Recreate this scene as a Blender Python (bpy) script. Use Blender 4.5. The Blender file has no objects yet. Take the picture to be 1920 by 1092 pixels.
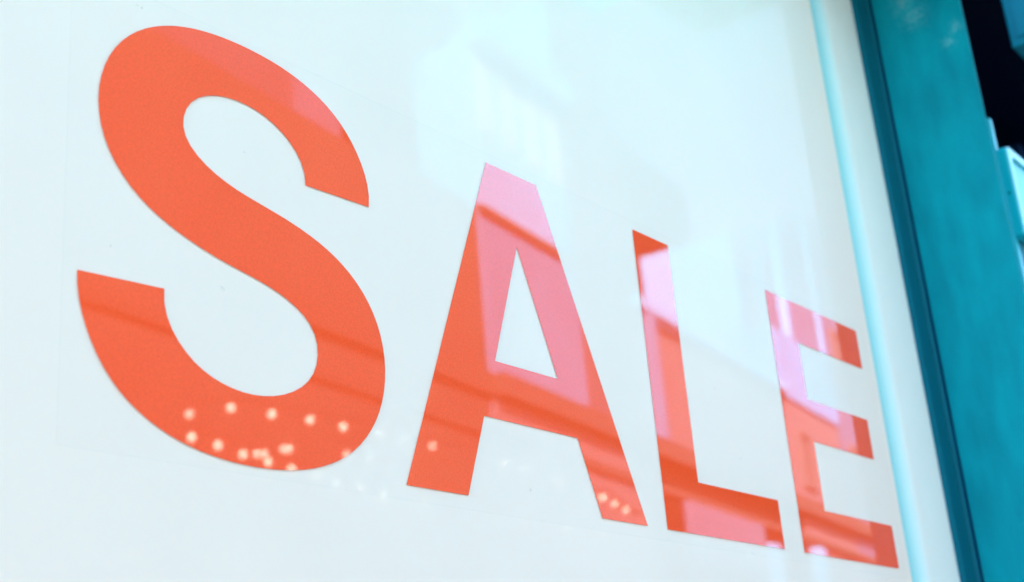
import bpy, bmesh, math, random
from mathutils import Vector, Matrix
from mathutils.geometry import tessellate_polygon
random.seed(7)
sc = bpy.context.scene
COL = sc.collection

# ------------------------------------------------------------------ camera
cam_d = bpy.data.cameras.new("camera")
cam = bpy.data.objects.new("camera", cam_d)
COL.objects.link(cam)
sc.camera = cam
CAM = Vector((0.0, -1.0, 1.5))
r_ = Vector((0.62474261, -0.77679708, -0.07926518))
u_ = Vector((-0.22107249, -0.2733266, 0.93617281))
w_ = Vector((0.74888159, 0.56734369, 0.34248724))
m = Matrix((r_, u_, -w_)).transposed().to_4x4()
m.translation = CAM
cam.matrix_world = m
cam_d.sensor_width = 36.0
cam_d.lens = 2588.722 / 1920 * 36
cam_d.clip_start = 0.01
cam_d.clip_end = 2000
cam_d.dof.use_dof = True
cam_d.dof.focus_distance = 1.62
cam_d.dof.aperture_fstop = 4.5
cam_d.dof.aperture_blades = 0

# ------------------------------------------------------------------ sky, sun, exposure
SUN_DIR = Vector((-0.60, 0.66, 0.62)).normalized()      # towards the sun: behind the shop, from the left
az = math.atan2(SUN_DIR.x, SUN_DIR.y)
el = math.asin(SUN_DIR.z)
world = bpy.data.worlds.new("World")
sc.world = world
world.use_nodes = True
nt = world.node_tree
bg = nt.nodes["Background"]
sky = nt.nodes.new("ShaderNodeTexSky")
sky.sky_type = 'NISHITA'
sky.sun_disc = False
sky.sun_elevation = el
sky.sun_rotation = az
sky.air_density = 1.0
sky.dust_density = 1.0
sky.ozone_density = 1.0
bg.inputs[1].default_value = 0.15
nt.links.new(sky.outputs[0], bg.inputs[0])
sun_d = bpy.data.lights.new("sun", 'SUN')
sun_d.energy = 5.0
sun_d.angle = math.radians(0.5)
sun_d.color = (1.0, 0.97, 0.93)
sun = bpy.data.objects.new("sun", sun_d)
COL.objects.link(sun)
sun.rotation_euler = SUN_DIR.to_track_quat('Z', 'Y').to_euler()
sun.location = (-6, 7, 12)
sc.view_settings.view_transform = 'Standard'
sc.view_settings.look = 'None'
sc.view_settings.gamma = 1.0
sc.view_settings.exposure = 3.1
sc.view_settings.use_curve_mapping = False
sc.cycles.max_bounces = 10
sc.cycles.transparent_max_bounces = 16
sc.cycles.sample_clamp_indirect = 8.0

# ------------------------------------------------------------------ helpers
def tag(o, label=None, cat=None, group=None, kind=None):
    if label: o['label'] = label
    if cat: o['category'] = cat
    if group: o['group'] = group
    if kind: o['kind'] = kind
    return o

def empty(name, loc=(0, 0, 0), rz=0.0):
    o = bpy.data.objects.new(name, None)
    COL.objects.link(o)
    o.location = loc
    o.rotation_euler = (0, 0, rz)
    o.empty_display_size = 0.1
    return o

def link(name, bm, mat, parent=None, smooth=False):
    me = bpy.data.meshes.new(name)
    bmesh.ops.recalc_face_normals(bm, faces=bm.faces)
    bm.to_mesh(me)
    bm.free()
    if smooth:
        for p in me.polygons: p.use_smooth = True
    me.materials.append(mat)
    o = bpy.data.objects.new(name, me)
    COL.objects.link(o)
    if parent: o.parent = parent
    return o

def box(bm, x0, x1, y0, y1, z0, z1, bev=0.0, seg=2):
    g = bmesh.ops.create_cube(bm, size=1.0)
    for v in g['verts']:
        v.co = Vector((x0 + (v.co.x + .5) * (x1 - x0), y0 + (v.co.y + .5) * (y1 - y0), z0 + (v.co.z + .5) * (z1 - z0)))
    if bev > 0:
        es = list({e for v in g['verts'] for e in v.link_edges})
        bmesh.ops.bevel(bm, geom=es, offset=bev, segments=seg, affect='EDGES', profile=0.5)

def bx(name, mat, parent, *a, **k):
    bm = bmesh.new()
    box(bm, *a, **k)
    return link(name, bm, mat, parent)

def ring(bm, x0, x1, z0, z1, w, y0, y1):
    """rectangular frame lying in the xz plane"""
    o = [(x0, z0), (x1, z0), (x1, z1), (x0, z1)]
    i = [(x0 + w, z0 + w), (x1 - w, z0 + w), (x1 - w, z1 - w), (x0 + w, z1 - w)]
    V = [[bm.verts.new((x, y, z)) for x, z in L] for L in (o, i) for y in (y0, y1)]
    of, ob, if_, ib = V
    for k in range(4):
        j = (k + 1) % 4
        bm.faces.new((of[k], of[j], if_[j], if_[k]))
        bm.faces.new((ob[k], ob[j], ib[j], ib[k]))
        bm.faces.new((of[k], of[j], ob[j], ob[k]))
        bm.faces.new((if_[k], if_[j], ib[j], ib[k]))

def plate(bm, loops, y0, y1):
    """flat cut-out plate with depth, from outlines (first one outer) in the xz plane"""
    polys = [[Vector((x, z, 0)) for x, z in L] for L in loops]
    tris = tessellate_polygon(polys)
    pts = [p for L in loops for p in L]
    f = [bm.verts.new((x, y0, z)) for x, z in pts]
    b = [bm.verts.new((x, y1, z)) for x, z in pts]
    for t in tris:
        try:
            bm.faces.new([f[i] for i in t])
            bm.faces.new([b[i] for i in reversed(t)])
        except ValueError:
            pass
    n = 0
    for L in loops:
        k = len(L)
        for i in range(k):
            j = (i + 1) % k
            bm.faces.new((f[n + i], f[n + j], b[n + j], b[n + i]))
        n += k

# ------------------------------------------------------------------ materials
def mat(name, col, rough=0.6, ior=1.45, spec=0.5, metal=0.0, var=0.0, vscale=20.0, bump=0.0, bscale=300.0,
        col2=None, stretch=(1, 1, 1)):
    M = bpy.data.materials.new(name)
    M.use_nodes = True
    t = M.node_tree
    b = t.nodes["Principled BSDF"]
    b.inputs['Base Color'].default_value = (*col, 1)
    b.inputs['Roughness'].default_value = rough
    b.inputs['IOR'].default_value = ior
    b.inputs['Specular IOR Level'].default_value = spec
    b.inputs['Metallic'].default_value = metal
    tc = t.nodes.new('ShaderNodeTexCoord')
    mp = t.nodes.new('ShaderNodeMapping')
    mp.inputs['Scale'].default_value = stretch
    t.links.new(tc.outputs['Object'], mp.inputs[0])
    if var > 0 or col2:
        n = t.nodes.new('ShaderNodeTexNoise')
        n.inputs['Scale'].default_value = vscale
        n.inputs['Detail'].default_value = 6
        t.links.new(mp.outputs[0], n.inputs['Vector'])
        mx = t.nodes.new('ShaderNodeMix')
        mx.data_type = 'RGBA'
        c2 = col2 or tuple(c * (1 - var) for c in col)
        mx.inputs[6].default_value = (*c2, 1)
        mx.inputs[7].default_value = (*[min(1, c * (1 + var)) for c in col], 1)
        rp = t.nodes.new('ShaderNodeMapRange')
        rp.inputs[1].default_value = 0.3
        rp.inputs[2].default_value = 0.7
        t.links.new(n.outputs[0], rp.inputs[0])
        t.links.new(rp.outputs[0], mx.inputs[0])
        t.links.new(mx.outputs[2], b.inputs['Base Color'])
    if bump > 0:
        n2 = t.nodes.new('ShaderNodeTexNoise')
        n2.inputs['Scale'].default_value = bscale
        n2.inputs['Detail'].default_value = 3
        t.links.new(tc.outputs['Object'], n2.inputs['Vector'])
        bp = t.nodes.new('ShaderNodeBump')
        bp.inputs['Strength'].default_value = bump
        bp.inputs['Distance'].default_value = 0.001
        t.links.new(n2.outputs[0], bp.inputs['Height'])
        t.links.new(bp.outputs[0], b.inputs['Normal'])
    return M

def glass_mat(name, k, tint=(1, 1, 1), ior=1.5, dirt=0.0):
    M = bpy.data.materials.new(name)
    M.use_nodes = True
    t = M.node_tree
    t.nodes.remove(t.nodes["Principled BSDF"])
    out = t.nodes['Material Output']
    tr = t.nodes.new('ShaderNodeBsdfTransparent')
    tr.inputs[0].default_value = (*tint, 1)
    gl = t.nodes.new('ShaderNodeBsdfGlossy')
    gl.inputs['Roughness'].default_value = 0.0
    fr = t.nodes.new('ShaderNodeFresnel')
    fr.inputs['IOR'].default_value = ior
    mu = t.nodes.new('ShaderNodeMath')
    mu.operation = 'MULTIPLY'
    mu.inputs[1].default_value = k
    ge = t.nodes.new('ShaderNodeNewGeometry')          # reflect at the outer face only
    inv = t.nodes.new('ShaderNodeMath')
    inv.operation = 'SUBTRACT'
    inv.inputs[0].default_value = 1.0
    t.links.new(ge.outputs['Backfacing'], inv.inputs[1])
    mf = t.nodes.new('ShaderNodeMath')
    mf.operation = 'MULTIPLY'
    t.links.new(fr.outputs[0], mf.inputs[0])
    t.links.new(inv.outputs[0], mf.inputs[1])
    t.links.new(mf.outputs[0], mu.inputs[0])
    mx = t.nodes.new('ShaderNodeMixShader')
    t.links.new(mu.outputs[0], mx.inputs[0])
    t.links.new(tr.outputs[0], mx.inputs[1])
    t.links.new(gl.outputs[0], mx.inputs[2])
    last = mx
    if dirt > 0:
        tc = t.nodes.new('ShaderNodeTexCoord')
        n = t.nodes.new('ShaderNodeTexNoise')
        n.inputs['Scale'].default_value = 60
        n.inputs['Detail'].default_value = 8
        n.inputs['Roughness'].default_value = .7
        t.links.new(tc.outputs['Object'], n.inputs['Vector'])
        mr = t.nodes.new('ShaderNodeMapRange')
        mr.inputs[1].default_value = 0.66
        mr.inputs[2].default_value = 0.80
        mr.inputs[3].default_value = 0.0
        mr.inputs[4].default_value = dirt
        t.links.new(n.outputs[0], mr.inputs[0])
        df = t.nodes.new('ShaderNodeBsdfDiffuse')
        df.inputs[0].default_value = (.55, .66, .68, 1)
        m2 = t.nodes.new('ShaderNodeMixShader')
        t.links.new(mr.outputs[0], m2.inputs[0])
        t.links.new(mx.outputs[0], m2.inputs[1])
        t.links.new(df.outputs[0], m2.inputs[2])
        last = m2
    t.links.new(last.outputs[0], out.inputs[0])
    return M

def emit_mat(name, col, s):
    M = bpy.data.materials.new(name)
    M.use_nodes = True
    b = M.node_tree.nodes["Principled BSDF"]
    b.inputs['Base Color'].default_value = (*col, 1)
    b.inputs['Emission Color'].default_value = (*col, 1)
    b.inputs['Emission Strength'].default_value = s
    return M

M_red = mat("red_vinyl", (0.93, 0.093, 0.024), rough=0.015, ior=1.5, var=0.09, vscale=420)
_t = M_red.node_tree                                   # faint dried smears on the vinyl
_b = _t.nodes["Principled BSDF"]
_src = _b.inputs['Base Color'].links[0].from_socket
_tc = _t.nodes.new('ShaderNodeTexCoord')
_n = _t.nodes.new('ShaderNodeTexNoise'); _n.inputs['Scale'].default_value = 26; _n.inputs['Detail'].default_value = 9; _n.inputs['Roughness'].default_value = .72
_t.links.new(_tc.outputs['Object'], _n.inputs['Vector'])
_g = _t.nodes.new('ShaderNodeMapRange'); _g.inputs[1].default_value = .69; _g.inputs[2].default_value = .80; _g.inputs[4].default_value = .45
_t.links.new(_n.outputs[0], _g.inputs[0])
_m = _t.nodes.new('ShaderNodeMix'); _m.data_type = 'RGBA'; _m.inputs[7].default_value = (.9, .35, .32, 1)
_t.links.new(_g.outputs[0], _m.inputs[0]); _t.links.new(_src, _m.inputs[6]); _t.links.new(_m.outputs[2], _b.inputs['Base Color'])
def ripple(M, node, dist):
    """very slight waviness, so that mirrored lines are not ruler-straight"""
    t = M.node_tree
    tc = t.nodes.new('ShaderNodeTexCoord')
    n = t.nodes.new('ShaderNodeTexNoise')
    n.inputs['Scale'].default_value = 9
    n.inputs['Detail'].default_value = 2
    b = t.nodes.new('ShaderNodeBump')
    b.inputs['Distance'].default_value = dist
    t.links.new(tc.outputs['Object'], n.inputs['Vector'])
    t.links.new(n.outputs[0], b.inputs['Height'])
    t.links.new(b.outputs[0], node.inputs['Normal'])
ripple(M_red, _b, 0.000012)
M_board = mat("white_board", (0.785, 0.745, 0.645), rough=0.55, spec=0.2, var=0.012, vscale=6)
M_glass = glass_mat("window_glass", 0.18, dirt=0.10)
M_film = glass_mat("clear_film", 0.02, tint=(.997, .998, .998), dirt=0.35)
M_filmedge = glass_mat("film_edge", 0.2, tint=(.985, .993, .993))
M_reveal = mat("white_reveal_paint", (0.80, 0.90, 0.84), rough=0.5, var=0.02, vscale=8)
M_added_awning = bpy.data.materials.new("awning_light_filter")  # sheet of the added awning, passes sky light on as cyan
M_added_awning.use_nodes = True
_t = M_added_awning.node_tree
_t.nodes.remove(_t.nodes["Principled BSDF"])
_d = _t.nodes.new('ShaderNodeBsdfDiffuse'); _d.inputs[0].default_value = (0.0, .50, .60, 1)
_l = _t.nodes.new('ShaderNodeBsdfTranslucent'); _l.inputs[0].default_value = (0.0, .90, .96, 1)
_m = _t.nodes.new('ShaderNodeMixShader'); _m.inputs[0].default_value = .85
_t.links.new(_d.outputs[0], _m.inputs[1]); _t.links.new(_l.outputs[0], _m.inputs[2])
_t.links.new(_m.outputs[0], _t.nodes['Material Output'].inputs[0])
M_cove = mat("painted_groove_shade", (0.40, 0.80, 0.76), rough=0.6, spec=.1)   # groove shade painted as a cyan gradient, fading across the strip
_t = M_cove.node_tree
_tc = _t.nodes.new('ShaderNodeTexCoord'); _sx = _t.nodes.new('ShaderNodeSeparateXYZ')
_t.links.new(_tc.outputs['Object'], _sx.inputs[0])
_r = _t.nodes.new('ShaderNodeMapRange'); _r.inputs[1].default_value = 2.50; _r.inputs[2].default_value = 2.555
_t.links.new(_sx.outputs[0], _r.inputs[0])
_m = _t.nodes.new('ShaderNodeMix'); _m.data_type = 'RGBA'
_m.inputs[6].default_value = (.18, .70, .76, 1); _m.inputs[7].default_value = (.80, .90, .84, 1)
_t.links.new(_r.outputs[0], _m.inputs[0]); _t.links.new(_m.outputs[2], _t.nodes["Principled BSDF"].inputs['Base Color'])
M_rubber = mat("dark_rubber", (0.0, 0.095, 0.14), rough=0.6, spec=.08)
M_teal = mat("teal_paint", (0.0, 0.225, 0.28), rough=0.5, spec=.06, var=0.09, vscale=24, col2=(0.0, 0.18, 0.235), bump=0.35, bscale=500, stretch=(1, 1, .35))
# scuffed patches where the paint has worn pale
_t = M_teal.node_tree
_b = _t.nodes["Principled BSDF"]
_src = _b.inputs['Base Color'].links[0].from_socket
_tc = _t.nodes.new('ShaderNodeTexCoord')
_acc = None
for (py, pz, rad) in ((-.105, 3.085, .055), (-.085, 3.13, .06), (-.187, 3.02, .03), (-.165, 2.99, .03)):
    _v = _t.nodes.new('ShaderNodeVectorMath'); _v.operation = 'DISTANCE'
    _v.inputs[1].default_value = (2.7775, py, pz)
    _t.links.new(_tc.outputs['Object'], _v.inputs[0])
    _r = _t.nodes.new('ShaderNodeMapRange')
    _r.inputs[1].default_value = rad; _r.inputs[2].default_value = 0.0
    _r.inputs[3].default_value = 0.0; _r.inputs[4].default_value = .27
    _t.links.new(_v.outputs['Value'], _r.inputs[0])
    if _acc is None: _acc = _r.outputs[0]
    else:
        _x = _t.nodes.new('ShaderNodeMath'); _x.operation = 'MAXIMUM'
        _t.links.new(_acc, _x.inputs[0]); _t.links.new(_r.outputs[0], _x.inputs[1]); _acc = _x.outputs[0]
_n = _t.nodes.new('ShaderNodeTexNoise'); _n.inputs['Scale'].default_value = 330; _n.inputs['Detail'].default_value = 5
_t.links.new(_tc.outputs['Object'], _n.inputs['Vector'])
_s = _t.nodes.new('ShaderNodeMath'); _s.operation = 'ADD'
_t.links.new(_acc, _s.inputs[0]); _t.links.new(_n.outputs[0], _s.inputs[1])
_g = _t.nodes.new('ShaderNodeMapRange'); _g.inputs[1].default_value = .66; _g.inputs[2].default_value = .84; _g.inputs[4].default_value = .62
_t.links.new(_s.outputs[0], _g.inputs[0])
_m = _t.nodes.new('ShaderNodeMix'); _m.data_type = 'RGBA'; _m.inputs[7].default_value = (.13, .36, .38, 1)
_t.links.new(_g.outputs[0], _m.inputs[0]); _t.links.new(_src, _m.inputs[6]); _t.links.new(_m.outputs[2], _b.inputs['Base Color'])
M_cyan = mat("cyan_plastic", (0.0, 0.50, 0.62), rough=0.35)
M_cyan2 = mat("cyan_housing", (0.0, 0.46, 0.57), rough=0.35)
M_palebox = mat("pale_plastic", (0.16, 0.66, 0.72), rough=0.3)
M_bluebox = mat("blue_sign_paint", (0.0, 0.17, 0.25), rough=0.5, spec=.15)
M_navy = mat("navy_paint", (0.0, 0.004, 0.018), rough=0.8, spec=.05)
M_navy2 = mat("navy_trim", (0.0, 0.018, 0.07), rough=0.6, spec=.1)
M_shopwall = mat("shop_render", (0.42, 0.44, 0.44), rough=0.8, var=0.08, vscale=3, bump=.4, bscale=80)
M_pave = mat("paving", (0.47, 0.40, 0.30), rough=0.8, var=0.12, vscale=2, bump=.5, bscale=60)
M_road = mat("asphalt", (0.055, 0.055, 0.058), rough=0.9, var=0.2, vscale=4, bump=.8, bscale=120)
M_ground = mat("earth", (0.12, 0.12, 0.11), rough=0.9, var=0.2, vscale=1)
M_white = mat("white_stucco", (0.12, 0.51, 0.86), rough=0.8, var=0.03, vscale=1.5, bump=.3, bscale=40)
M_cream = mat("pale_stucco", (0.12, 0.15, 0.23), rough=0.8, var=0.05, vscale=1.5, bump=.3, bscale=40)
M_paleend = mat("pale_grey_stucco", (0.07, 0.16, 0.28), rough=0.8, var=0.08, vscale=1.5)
M_grey = mat("grey_brick", (0.085, 0.072, 0.06), rough=0.85, var=0.25, vscale=.35, col2=(0.05, 0.045, 0.045), bump=.5, bscale=30)
M_pink = mat("pinkish_stucco", (0.16, 0.145, 0.17), rough=0.85, var=0.08, vscale=2, bump=.4, bscale=40)
M_dark = mat("dark_trim", (0.075, 0.066, 0.06), rough=0.7)
M_pane = mat("dark_window_glass", (0.03, 0.04, 0.05), rough=0.05)
M_wframe = mat("white_window_frame", (0.7, 0.7, 0.7), rough=0.5)
M_greytrim = mat("brick_trim", (0.068, 0.058, 0.05), rough=0.8)
M_shutter = mat("brown_shutter", (0.135, 0.11, 0.095), rough=0.7)
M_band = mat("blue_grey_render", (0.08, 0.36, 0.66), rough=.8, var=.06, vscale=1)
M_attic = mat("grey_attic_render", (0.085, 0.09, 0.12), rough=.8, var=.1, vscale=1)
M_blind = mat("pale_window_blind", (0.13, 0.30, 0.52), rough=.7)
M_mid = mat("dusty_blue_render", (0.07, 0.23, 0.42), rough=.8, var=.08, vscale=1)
M_sign = mat("mauve_sign_board", (0.11, 0.17, 0.28), rough=.6)
M_slate = mat("dark_slate", (0.014, 0.015, 0.016), rough=0.9, spec=0.0, var=.2, vscale=1)
M_gframe = mat("grey_window_frame", (0.16, 0.15, 0.15), rough=0.6)
M_wire = mat("black_cable", (0.02, 0.02, 0.02), rough=0.6)
M_bulb = emit_mat("lit_bulb", (1.0, 0.88, 0.70), 0.95)
M_bulbdim = emit_mat("dim_bulb", (1.0, 0.84, 0.68), 0.45)

# ------------------------------------------------------------------ ground
def sheet(name, mat_, x0, x1, y0, y1, z):
    bm = bmesh.new()
    bm.faces.new([bm.verts.new(c) for c in ((x0, y0, z), (x1, y0, z), (x1, y1, z), (x0, y1, z))])
    return tag(link(name, bm, mat_), kind='structure')
sheet("ground", M_ground, -600, 600, -600, 600, -0.14)
sheet("road", M_road, -60, 90, -16.0, -2.2, -0.12)
o = tag(bx("pavement", M_pave, None, -30, 40, -2.2, 1.9, -0.13, 0.0, bev=0.01), kind='structure')

# ------------------------------------------------------------------ shop front
WX0, WX1, WZ0, WZ1 = -1.3, 2.705, 0.55, 3.30
FX, GX = 2.777, 2.705
shop = empty("shop_building", (0, 0.3, 0))
tag(shop, "grey rendered shop building that holds the display window", "building")
bx("wall", M_shopwall, shop, -3.1, WX0 - .07, -0.3, 0.3 + 4, -0.3, 3.85)
bx("wall", M_shopwall, shop, WX0 - .07, FX + .022, 0.06, 0.12, -0.3, WZ0 - .07)
bx("wall", M_shopwall, shop, WX0 - .07, 14, -0.3, 0.3 + 4, WZ1 + .5, 3.85)
bx("fascia", M_teal, shop, WX0 - .3, 3.12, -0.34, -0.301, WZ1 + .073, WZ1 + .42, bev=.01)
aw = empty("added_awning", (.9, -.345, WZ1 + .12))  # added out of view to throw cyan light on the board's top
tag(aw, "added out-of-view turquoise awning that casts cyan light on the board", "awning")
bm = bmesh.new(); box(bm, -2.5, 1.75, -.32, -.004, .0, .004)
for v in bm.verts: v.co.z += .16 * v.co.y
link("added_canopy", bm, M_added_awning, aw)
bm = bmesh.new(); box(bm, -2.5, 1.75, -.336, -.3205, -.08, -.045, bev=.004)
link("added_front_bar", bm, M_teal, aw)
bx("wall", M_shopwall, shop, 5.2, 14, -0.3, 4.3, -0.3, WZ1 + .5)

# white recess behind the glass
rec = empty("window_recess", (0, 0, 0))
tag(rec, kind='structure')
def spart(name, mt, *a, **k):
    return tag(bx(name, mt, None, *a, **k), kind='structure')
COL.objects.unlink(rec); bpy.data.objects.remove(rec)
bm = bmesh.new()
prof = [(2.5601, .0095), (WX1 + .002, .0085), (WX1 + .068, .012), (WX1 + .068, .36), (2.5601, .36)]
pa = [bm.verts.new((x, y, WZ0)) for x, y in prof]
pb = [bm.verts.new((x, y, WZ1)) for x, y in prof]
for i in range(len(prof)):
    j = (i + 1) % len(prof)
    bm.faces.new((pa[i], pa[j], pb[j], pb[i]))
bm.faces.new(pa); bm.faces.new(list(reversed(pb)))
tag(link("reveal_wall", bm, M_reveal), kind='structure')
# concave cove strip between the board's edge and the white border
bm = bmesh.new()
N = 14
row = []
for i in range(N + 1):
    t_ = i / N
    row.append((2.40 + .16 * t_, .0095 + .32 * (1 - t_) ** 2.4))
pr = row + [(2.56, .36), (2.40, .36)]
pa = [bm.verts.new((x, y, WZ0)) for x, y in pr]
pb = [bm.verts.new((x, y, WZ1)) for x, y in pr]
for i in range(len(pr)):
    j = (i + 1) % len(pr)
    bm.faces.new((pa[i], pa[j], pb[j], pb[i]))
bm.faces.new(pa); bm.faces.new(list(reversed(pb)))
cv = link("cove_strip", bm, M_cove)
tag(cv, "narrow cove with painted pale cyan shade beside the right edge of the white board", "trim strip")
spart("recess_back_wall", M_reveal, WX0, 2.395, 0.075, 0.11, WZ0, WZ1)
spart("recess_ceiling", M_reveal, WX0, WX1 + .06, 0.012, 0.37, WZ1 + .001, WZ1 + .05)
spart("window_sill", M_reveal, WX0, WX1 + .06, 0.012, 0.37, WZ0 - .05, WZ0 - .001)

# window: pane, gasket, rails
win = empty("shop_window", (0, 0, 0))
tag(win, "large clear shop window pane in a dark rubber gasket, printed with a sale message", "window")
bx("glass_pane", M_glass, win, WX0, WX1, 0.0, 0.0004, WZ0, WZ1)
# gasket: stepped profile, flat lip, groove and raised bead
def gasket(bm):
    prof = [(WX1 - .004, -.004), (WX1 + .032, -.010), (WX1 + .036, -.003), (WX1 + .042, -.003), (WX1 + .046, -.014), (WX1 + .050, -.014), (WX1 + .050, .011), (WX1 - .004, .011)]
    a = [bm.verts.new((x, y, WZ0 - .06)) for x, y in prof]
    b = [bm.verts.new((x, y, WZ1 + .06)) for x, y in prof]
    n = len(prof)
    for i in range(n):
        bm.faces.new((a[i], a[(i + 1) % n], b[(i + 1) % n], b[i]))
    bm.faces.new(a); bm.faces.new(list(reversed(b)))
bm = bmesh.new(); gasket(bm)
link("gasket", bm, M_rubber, win)
bm = bmesh.new(); box(bm, WX1 + .0503, FX, -.0125, .011, WZ0 - .06, WZ1 + .06, bev=.003)
link("bead", bm, M_navy2, win)
bm = bmesh.new()
box(bm, WX0 - .07, WX0 + .003, -.012, .05, WZ0 - .06, WZ1 + .06)
box(bm, WX0 + .003, WX1 - .004, -.012, .05, WZ1, WZ1 + .06)
box(bm, WX0 + .003, WX1 - .004, -.012, .05, WZ0 - .06, WZ0)
link("frame_rail", bm, M_teal, win)

bd = bx("backing_board", M_board, None, WX0 + .01, 2.445, 0.0005, 0.0055, WZ0 + .002, WZ1 - .002)
tag(bd, "plain white backing board behind the glass, filling most of the picture", "board")

# teal fin at the end of the window
fin = empty("teal_post", (0, 0, 0))
tag(fin, "teal painted metal post with scuffed upper end, right of the white window", "post")
bm = bmesh.new(); box(bm, FX + .0005, FX + .006, -.2085, .06, 0.0, WZ1 + .07, bev=.0012)
link("post_panel", bm, M_teal, fin)
bm = bmesh.new(); box(bm, 2.30, FX - .0005, -.44, -.02, 3.26, 3.30, bev=.003)  # hood added out of view to shade the post's upper end
link("shade_hood", bm, M_teal, fin)

# clear film that carries the lettering
FB = [(.6635, 1.8095), (2.420, 1.8095), (2.420, 2.2885), (.6635, 2.2885)]
film = empty("clear_film", (0, 0, 0))
tag(film, "clear rectangular adhesive film smoothed onto the glass around the lettering", "film")
bm = bmesh.new()
box(bm, FB[0][0] + .0012, FB[1][0] - .0012, -.00019, -.00006, FB[0][1] + .0012, FB[2][1] - .0012)
link("film_sheet", bm, M_film, film)
bm = bmesh.new()
ring(bm, FB[0][0], FB[1][0], FB[0][1], FB[2][1], .0011, -.00020, -.00005)
link("film_edge", bm, M_filmedge, film)

# ------------------------------------------------------------------ letters
S_OUT = [[1.0619, 2.1456],[1.0629, 2.1594],[1.0613, 2.1728],[1.0577, 2.1856],[1.0524, 2.1977],[1.046, 2.2091],[1.0387, 2.2196],[1.0306, 2.2292],[1.0217, 2.2379],[1.0119, 2.2458],[1.0013, 2.2528],[0.99, 2.2589],[0.978, 2.2642],[0.9656, 2.2687],[0.9529, 2.2724],[0.94, 2.2754],[0.927, 2.2777],[0.914, 2.2794],[0.9009, 2.2805],[0.8878, 2.2812],[0.8748, 2.2815],[0.8617, 2.2813],[0.8487, 2.2807],[0.8358, 2.2795],[0.8228, 2.2777],[0.81, 2.2753],[0.7973, 2.2721],[0.7849, 2.2681],[0.7729, 2.2633],[0.7612, 2.2575],[0.7501, 2.2507],[0.7396, 2.2429],[0.7301, 2.2342],[0.7215, 2.2244],[0.714, 2.2138],[0.7077, 2.2023],[0.7028, 2.1902],[0.6993, 2.1777],[0.6973, 2.1647],[0.6968, 2.1517],[0.6978, 2.1387],[0.7004, 2.1259],[0.7046, 2.1137],[0.7102, 2.1022],[0.7173, 2.0914],[0.7255, 2.0815],[0.7348, 2.0724],[0.745, 2.0643],[0.7558, 2.0571],[0.7672, 2.0508],[0.7791, 2.0453],[0.7912, 2.0403],[0.8034, 2.036],[0.8156, 2.032],[0.828, 2.0285],[0.8405, 2.0253],[0.8533, 2.0225],[0.8663, 2.0199],[0.8795, 2.0173],[0.8929, 2.0146],[0.9062, 2.0114],[0.9195, 2.0075],[0.9324, 2.0027],[0.9445, 1.9968],[0.9553, 1.9899],[0.964, 1.9817],[0.9702, 1.9721],[0.9735, 1.9615],[0.974, 1.9504],[0.9717, 1.9392],[0.9668, 1.9285],[0.9593, 1.919],[0.9495, 1.9108],[0.938, 1.9039],[0.9252, 1.8985],[0.9117, 1.8946],[0.8979, 1.8922],[0.8841, 1.8912],[0.8704, 1.8916],[0.8571, 1.8933],[0.8443, 1.8961],[0.8323, 1.9001],[0.821, 1.9052],[0.8105, 1.9115],[0.8008, 1.9192],[0.7919, 1.9282],[0.7843, 1.9385],[0.7785, 1.9502],[0.7752, 1.9631],[0.775, 1.9773],[0.6792, 1.9728],[0.6798, 1.9597],[0.6819, 1.9466],[0.6853, 1.9337],[0.69, 1.9212],[0.6955, 1.9092],[0.7019, 1.898],[0.709, 1.8875],[0.717, 1.8777],[0.7259, 1.8687],[0.7357, 1.8605],[0.7464, 1.8531],[0.7577, 1.8464],[0.7695, 1.8406],[0.7817, 1.8355],[0.7942, 1.8313],[0.8069, 1.8278],[0.8197, 1.8249],[0.8326, 1.8227],[0.8456, 1.821],[0.8586, 1.8197],[0.8716, 1.819],[0.8847, 1.8186],[0.8977, 1.8188],[0.9108, 1.8193],[0.9238, 1.8204],[0.9368, 1.822],[0.9497, 1.8242],[0.9625, 1.827],[0.9751, 1.8306],[0.9874, 1.8351],[0.9994, 1.8403],[1.0108, 1.8465],[1.0217, 1.8536],[1.0319, 1.8618],[1.0412, 1.8708],[1.0497, 1.8807],[1.0571, 1.8914],[1.0634, 1.9029],[1.0684, 1.915],[1.0722, 1.9275],[1.0747, 1.9404],[1.0758, 1.9535],[1.0755, 1.9666],[1.0738, 1.9796],[1.0708, 1.9923],[1.0664, 2.0045],[1.0606, 2.0162],[1.0536, 2.0271],[1.0455, 2.0372],[1.0364, 2.0465],[1.0264, 2.0549],[1.0158, 2.0623],[1.0046, 2.0689],[0.993, 2.0746],[0.981, 2.0796],[0.9688, 2.084],[0.9566, 2.0878],[0.9442, 2.0911],[0.9316, 2.0942],[0.9189, 2.0969],[0.9058, 2.0995],[0.8924, 2.1021],[0.8788, 2.1049],[0.8652, 2.1081],[0.8518, 2.1121],[0.8386, 2.117],[0.8262, 2.1231],[0.8152, 2.1302],[0.8062, 2.1383],[0.7999, 2.1474],[0.797, 2.1574],[0.7974, 2.1679],[0.8009, 2.1783],[0.8072, 2.188],[0.816, 2.1964],[0.8271, 2.2029],[0.8397, 2.2077],[0.8535, 2.2107],[0.8676, 2.212],[0.8815, 2.2117],[0.8949, 2.2099],[0.9077, 2.2066],[0.9197, 2.2019],[0.931, 2.1958],[0.9415, 2.1884],[0.9506, 2.1795],[0.9579, 2.1691],[0.9625, 2.157],[0.9638, 2.1429]]
zb, zt, zo = 1.8263, 2.2742, 0
A_OUT = [(1.2867, zt), (1.3928, zt), (1.5775, zb), (1.4719, zb), (1.433, 1.927), (1.2441, 1.927), (1.2046, zb), (1.1007, zb)]
A_IN = [(1.3377, 2.1687), (1.4016, 2.0010), (1.2732, 2.0010)]
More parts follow.
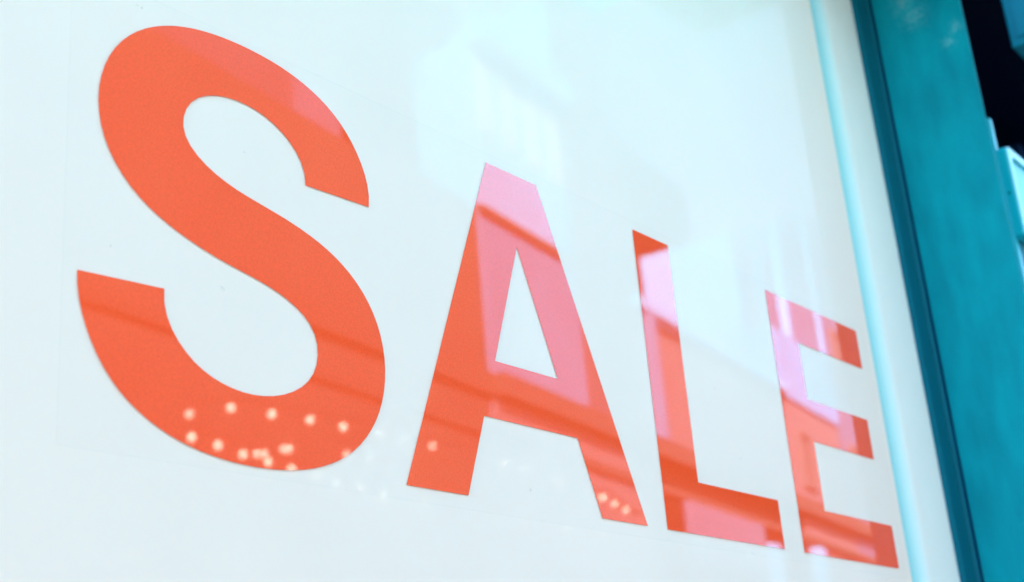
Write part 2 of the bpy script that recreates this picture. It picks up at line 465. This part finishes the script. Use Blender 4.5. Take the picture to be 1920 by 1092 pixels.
L_OUT = [(1.6275, zt), (1.7248, zt), (1.7254, 1.9035), (1.9651, 1.9035), (1.9651, zb), (1.6275, zb)]
E_OUT = [(2.0320, zt), (2.3846, zt), (2.3842, 2.1985), (2.1290, 2.1985), (2.1288, 2.0966), (2.3660, 2.0966), (2.3656, 2.0222), (2.1280, 2.0222), (2.1276, 1.9032), (2.3935, 1.9032), (2.3937, zb), (2.0315, zb)]
G = "red vinyl letters that spell the word sale"
for nm, loops, lb in (("letter_s", [S_OUT], "red vinyl letter S, the tallest and leftmost letter on the white window"),
                      ("letter_a", [A_OUT, A_IN], "red vinyl letter A with pale reflections, between the S and the L"),
                      ("letter_l", [L_OUT], "red vinyl letter L, narrow upright and short foot between A and E"),
                      ("letter_e", [E_OUT], "red vinyl letter E, last of the word, nearest the teal post")):
    bm = bmesh.new()
    plate(bm, loops, -.0004, -.00022)
    tag(link(nm, bm, M_red), lb, "letter", G)

# ------------------------------------------------------------------ things beyond the post
spart("doorway_wall", M_navy, 5.0, 5.2, -0.05, 1.9, -0.13, WZ1 + .5)
spart("doorway_back_wall", M_navy, FX + .03, 5.0, 1.7, 1.9, -0.13, WZ1 + .5)
spart("doorway_side_wall", M_navy, FX + .0235, FX + .08, 0.065, 1.7, -0.13, WZ1 + .5)
spart("doorway_ceiling", M_navy, FX + .08, 5.0, -0.29, 1.7, WZ1 + .32, WZ1 + .499)
dt = bx("door_frame", M_navy2, None, 4.6, 4.66, 0.22, 0.30, 0.0, WZ1 + .2, bev=.01)
tag(dt, "narrow dark navy upright in the black doorway right of the teal post", "door frame")
pp = bx("cyan_upright", M_cyan, None, 3.0, 3.018, -.1525, .06, 0.0, 2.886, bev=.002)
tag(pp, "bright cyan upright edge just behind the teal post", "upright")

def rrect(cx, cz, w, h, rad, n=6):
    pts = []
    for sx, sz, a0 in ((1, 1, 0), (-1, 1, 90), (-1, -1, 180), (1, -1, 270)):
        for i in range(n + 1):
            a = math.radians(a0 + 90 * i / n)
            pts.append((cx + sx * (w / 2 - rad) + rad * math.cos(a), cz + sz * (h / 2 - rad) + rad * math.sin(a)))
    return pts
wb = empty("wall_box", (3.15, -.16, 2.694))
tag(wb, "pale cyan plastic box with rounded recessed front at the right edge", "box")
def rel(bm, o):
    bmesh.ops.translate(bm, verts=bm.verts, vec=-Vector(o.location))
bm = bmesh.new()
plate(bm, [rrect(3.15, 2.694, .30, .224, .012), rrect(3.15, 2.694, .262, .186, .022)], -.1715, -.1535)
rel(bm, wb); link("housing", bm, M_cyan2, wb)
bm = bmesh.new()
plate(bm, [rrect(3.151, 2.694, .298, .222, .013), rrect(3.15, 2.694, .262, .186, .022)], -.1765, -.1716)
rel(bm, wb); link("bezel", bm, M_palebox, wb)
bm = bmesh.new(); plate(bm, [rrect(3.15, 2.694, .2615, .1855, .0218)], -.170, -.156)
rel(bm, wb); link("recessed_panel", bm, M_cyan, wb)
bm = bmesh.new(); box(bm, 2.9975, 3.0, -.163, -.159, 2.688, 2.694)
rel(bm, wb); link("screw", bm, M_navy2, wb)
bm = bmesh.new(); box(bm, 3.0185, 3.29, -.154, -.10, 2.50, 2.5815, bev=.004)
rel(bm, wb); link("lower_block", bm, M_bluebox, wb)

sb = empty("overhead_box", (3.4, -.38, 3.3))
tag(sb, "teal blue box hanging overhead in the top right corner", "box")
bm = bmesh.new(); box(bm, 3.2, 3.6, -.31, -.186, 3.134, 3.58, bev=.006)
rel(bm, sb); link("housing", bm, M_bluebox, sb)
bm = bmesh.new(); box(bm, 3.196, 3.1995, -.295, -.206, 3.156, 3.56, bev=.001)
rel(bm, sb); link("side_panel", bm, M_bluebox, sb)

# ------------------------------------------------------------------ buildings across the street (seen in the reflections)
AL = math.radians(8.5)
def street_pt(u, n, z):
    """u metres along the far side of the street, n metres across it, from the camera"""
    return Vector((u * math.cos(AL) - n * math.sin(AL), -1 - 0 * u, z)) if False else Vector((u * math.cos(AL) - n * math.sin(AL), 1 - u * math.sin(AL) - n * math.cos(AL), z))

WIN_ME = {}
def building(label, u0, u1, n0, n1, h, wall, bands=(), rows=(), name="town_building", cat="building", cap=None, clad=None, first=None, upper=None, glass=None):
    c = street_pt((u0 + u1) / 2, (n0 + n1) / 2, -0.13)
    b = empty(name, c, -AL)
    tag(b, label, cat)
    W, D = (u1 - u0) / 2, (n1 - n0) / 2          # local x along street, local +y towards the shop
    bx("wall", wall, b, -W, W, -D, D, 0, h + .13)
    for z, hh, pr, mt in bands:
        bx("cornice", mt, b, -W + .01, W - .01, D + .002, D + pr, z + .13, z + hh + .13)
    for z0, z1, w, step, fm in rows:
        key = (round(w, 2), round(z1 - z0, 2), fm.name, glass is None)
        if key not in WIN_ME:
            bm = bmesh.new(); ring(bm, -w / 2, w / 2, 0, z1 - z0, .09, 0.0, .08)
            box(bm, -.03, .03, .0, .06, .09, z1 - z0 - .09)
            f = link("frame", bm, fm)
            bm = bmesh.new(); box(bm, -w / 2 + .09, w / 2 - .09, 0.0, .02, .09, z1 - z0 - .09)
            g = link("window", bm, glass or M_pane)
            WIN_ME[key] = (g.data, f.data)
            for q in (f, g): bpy.data.objects.remove(q)
        gm, fme = WIN_ME[key]
        n = max(1, int((2 * W - .3) // step))
        for i in range(n):
            x = -W + (i + .5) * (2 * W / n)
            g = bpy.data.objects.new("window", gm); COL.objects.link(g); g.parent = b
            g.location = (x, D + .004, z0 + .13)
            f = bpy.data.objects.new("frame", fme); COL.objects.link(f); f.parent = g
    if clad:
        bx("ground_floor_cladding", clad, b, -W + .004, W - .004, D + .001, D + .05, 0, 7.14 + .13)
    if first:
        bx("first_floor_render", first, b, -W + .004, W - .004, D + .001, D + .03, 7.5 + .13, 10.17 + .13)
    if upper:
        bx("upper_band", M_band, b, -W - .04, W, D + .002, D + .06, upper + .13, h + .13)
        bx("upper_band", M_band, b, -W - .04, -W - .002, -D, D, upper + .13, h + .13)
    if cap:
        bx("parapet", cap, b, -W - .12, W - .01, -D - .12, D + .12, h + .132, h + .32)
    return b

def end_panel(b, u0, u1, n0, n1, a0, a1, z0, z1, mt, name):
    W, D = (u1 - u0) / 2, (n1 - n0) / 2
    bx(name, mt, b, -W - .06, -W - .002, D - (a1 - n0), D - (a0 - n0), z0 + .13, z1 + .13)
R1 = (8.0, 9.7, 1.1, 2.2, M_gframe)
R0 = (4.6, 6.1, 1.2, 2.2, M_gframe)
SH = [(0.2, 3.2, 1.8, 2.4, M_dark)]
DG = [(7.15, .34, .10, M_greytrim), (6.5, .16, .06, M_greytrim), (3.5, .45, .6, M_dark)]
DB = [(7.15, .34, .25, M_dark), (6.5, .16, .12, M_dark), (3.5, .45, .6, M_dark)]
building("long blank grey wall of a house across the street", -8, 14.93, 10, 16, 10.1, M_grey, DG, SH, glass=M_shutter)
building("set back grey attic behind the long grey house", 4, 16.0, 12.5, 17, 13.2, M_attic)
building("set back pale blue attic behind the narrow grey house", 16.02, 17.3, 12.5, 17, 13.3, M_cream)
building("narrow grey house left of the house with a heavy cornice", 14.95, 17.35, 10, 16, 10.3, M_grey, DG, SH, glass=M_shutter)
building("pale blue house with a heavy cornice across the street", 17.37, 20.64, 10, 11.0, 13.3, M_white,
         [(10.18, .13, .10, M_dark), (13.25, .5, .35, M_white)] + DB, [(11.7, 13.05, .40, .64, M_wframe), R0] + SH, clad=M_pink, first=M_mid, glass=M_mid)
tb = building("tall block with its sunlit end wall painted in pale blue", 20.66, 22.9, 10.02, 12.2, 15.75, M_attic, DB, [R0] + SH, clad=M_pink)
end_panel(tb, 20.66, 22.9, 10.02, 12.2, 10.03, 12.19, 13.4, 15.75, M_white, "rendered_end_panel")  # sunlight put into the colour: end wall paler than the darkened front
building("low pinkish house with a pale cornice and dark ground floor", 22.92, 31.38, 10, 14, 10.05, M_pink,
         [(10.06, .22, .2, M_white)] + DB, SH, clad=M_slate)
def street_box(name, label, cat, mt, u0, u1, n0, n1, z0, z1):
    c = street_pt((u0 + u1) / 2, (n0 + n1) / 2, z0)
    W, D = (u1 - u0) / 2, (n1 - n0) / 2
    o = bx(name, mt, None, -W, W, -D, D, 0, z1 - z0, bev=.015)
    o.location = c
    o.rotation_euler = (0, 0, -AL)
    return tag(o, label, cat)
street_box("oriel_bay", "slim pale blue bay projecting from the low pinkish house", "bay", M_mid, 23.26, 23.52, 9.75, 9.995, 7.5, 10.0)
street_box("sign_board", "long mauve shop sign board under the pinkish house's cornice", "sign", M_sign, 24.2, 28.2, 9.80, 9.94, 5.3, 6.47)
street_box("hanging_sign", "small pale blue sign hanging beside the mauve sign board", "sign", M_white, 28.35, 28.85, 9.70, 9.93, 5.0, 6.1)
street_box("hanging_sign", "pale blue sign hanging from the house beside the farthest block", "sign", M_white, 31.5, 32.0, 9.70, 9.93, 5.3, 6.35)
building("small house with a pale blue upper band beside the farthest block", 31.4, 35.75, 10, 14, 11.8, M_pink, DB, [(7.9, 9.3, 1.0, 1.7, M_gframe), R0] + SH, upper=10.05)
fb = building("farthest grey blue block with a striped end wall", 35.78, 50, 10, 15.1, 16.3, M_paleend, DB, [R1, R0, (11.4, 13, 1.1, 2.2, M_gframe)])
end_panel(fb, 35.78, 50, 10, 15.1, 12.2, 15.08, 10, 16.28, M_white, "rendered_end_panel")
end_panel(fb, 35.78, 50, 10, 15.1, 10.02, 10.12, 10, 16.28, M_white, "corner_pilaster")
end_panel(fb, 35.78, 50, 10, 15.1, 10.85, 11.1, 10, 16.28, M_white, "downpipe_panel")
end_panel(fb, 35.78, 50, 10, 15.1, 11.5, 11.6, 10, 16.28, M_white, "downpipe_panel")

building("dark block added behind the farthest grey blue block to hide bright sky", 30, 64, 24, 34, 31, M_slate, name="sky_blocker")  # added to keep the bright sky out of the L's reflection

# ------------------------------------------------------------------ festoon lights over the street
bulb_bm = bmesh.new()
bmesh.ops.create_uvsphere(bulb_bm, u_segments=12, v_segments=8, radius=.028)
for v in bulb_bm.verts: v.co.z = v.co.z * 1.15 - .055
b0 = link("bulb", bulb_bm, M_bulb, smooth=True)
sock_bm = bmesh.new()
bmesh.ops.create_cone(sock_bm, cap_ends=True, segments=10, radius1=.016, radius2=.012, depth=.05)
s0 = link("socket", sock_bm, M_dark)
BM, SM = b0.data, s0.data
BD = BM.copy(); BD.materials.clear(); BD.materials.append(M_bulbdim)
for q in (b0, s0): bpy.data.objects.remove(q)
def cable(name, pts, label):
    bm = bmesh.new()
    rad = .006
    rings = []
    for i, p in enumerate(pts):
        d = (pts[min(i + 1, len(pts) - 1)] - pts[max(i - 1, 0)]).normalized()
        a = d.cross(Vector((0, 0, 1))).normalized(); c = a.cross(d)
        rings.append([bm.verts.new(p + rad * (math.cos(k * 1.2566) * a + math.sin(k * 1.2566) * c)) for k in range(5)])
    for A, B in zip(rings, rings[1:]):
        for k in range(5):
            bm.faces.new((A[k], A[(k + 1) % 5], B[(k + 1) % 5], B[k]))
    bm.faces.new(rings[0]); bm.faces.new(list(reversed(rings[-1])))
    return tag(link(name, bm, M_wire), label, "cable", "festoon cables")
def interp(tab, u):
    for (a, za), (b, zb_) in zip(tab, tab[1:]):
        if a <= u <= b: return za + (zb_ - za) * (u - a) / (b - a)
    return tab[-1][1]
UP = [(6.51, 3.97), (6.91, 4.09), (7.34, 4.13), (7.77, 4.17), (8.17, 4.19), (8.64, 4.22), (8.98, 4.24), (9.39, 4.25), (10.56, 4.29), (10.93, 4.29), (11.62, 4.28), (12.52, 4.25), (12.78, 4.22), (13.04, 4.19)]
LO = [(6.53, 3.82), (6.78, 3.81), (7.03, 3.79), (7.29, 3.78), (7.54, 3.77), (7.82, 3.76), (8.07, 3.75), (8.36, 3.75), (8.65, 3.74), (9.23, 3.75), (10.87, 3.80), (11.64, 3.83), (12.43, 3.86)]
LK = [(7.17, 3.815), (7.25, 3.83), (7.46, 3.895), (7.52, 3.91), (8.2, 3.98), (8.5, 4.0)]
for tab, lab, e0, e1, dz in ((UP, "upper sagging cable of the string of lights", street_pt(2.5, 9.99, 6.3), street_pt(21, 9.98, 6.3), 0),
                             (LO, "lower sagging cable of the string of lights", street_pt(2.5, 9.99, 5.6), street_pt(22, 9.98, 5.6), 0)):
    cable("light_cable", [e0] + [street_pt(u, 6, z + .075) for u, z in tab] + [e1], lab)
ORD = "first second third fourth fifth sixth seventh eighth ninth tenth eleventh twelfth thirteenth fourteenth".split()
for tab, rowname in ((UP, "upper string of lights"), (LO, "lower string of lights"), (LK, "light cluster between both strings")):
    for k, (u, z) in enumerate(tab):
        p = street_pt(u, 6, z + .055)
        h = empty("string_light", p)
        tag(h, "%s glowing bulb from the left on the mirrored %s" % (ORD[k], rowname), "light bulb", "bulbs of the string lights")
        for nm, me, dz in (("bulb", BD if (tab is LK or k in (0, 12, 13) and tab is UP or k in (7, 9)) else BM, 0), ("socket", SM, .0)):
            q = bpy.data.objects.new(nm, me); COL.objects.link(q); q.parent = h
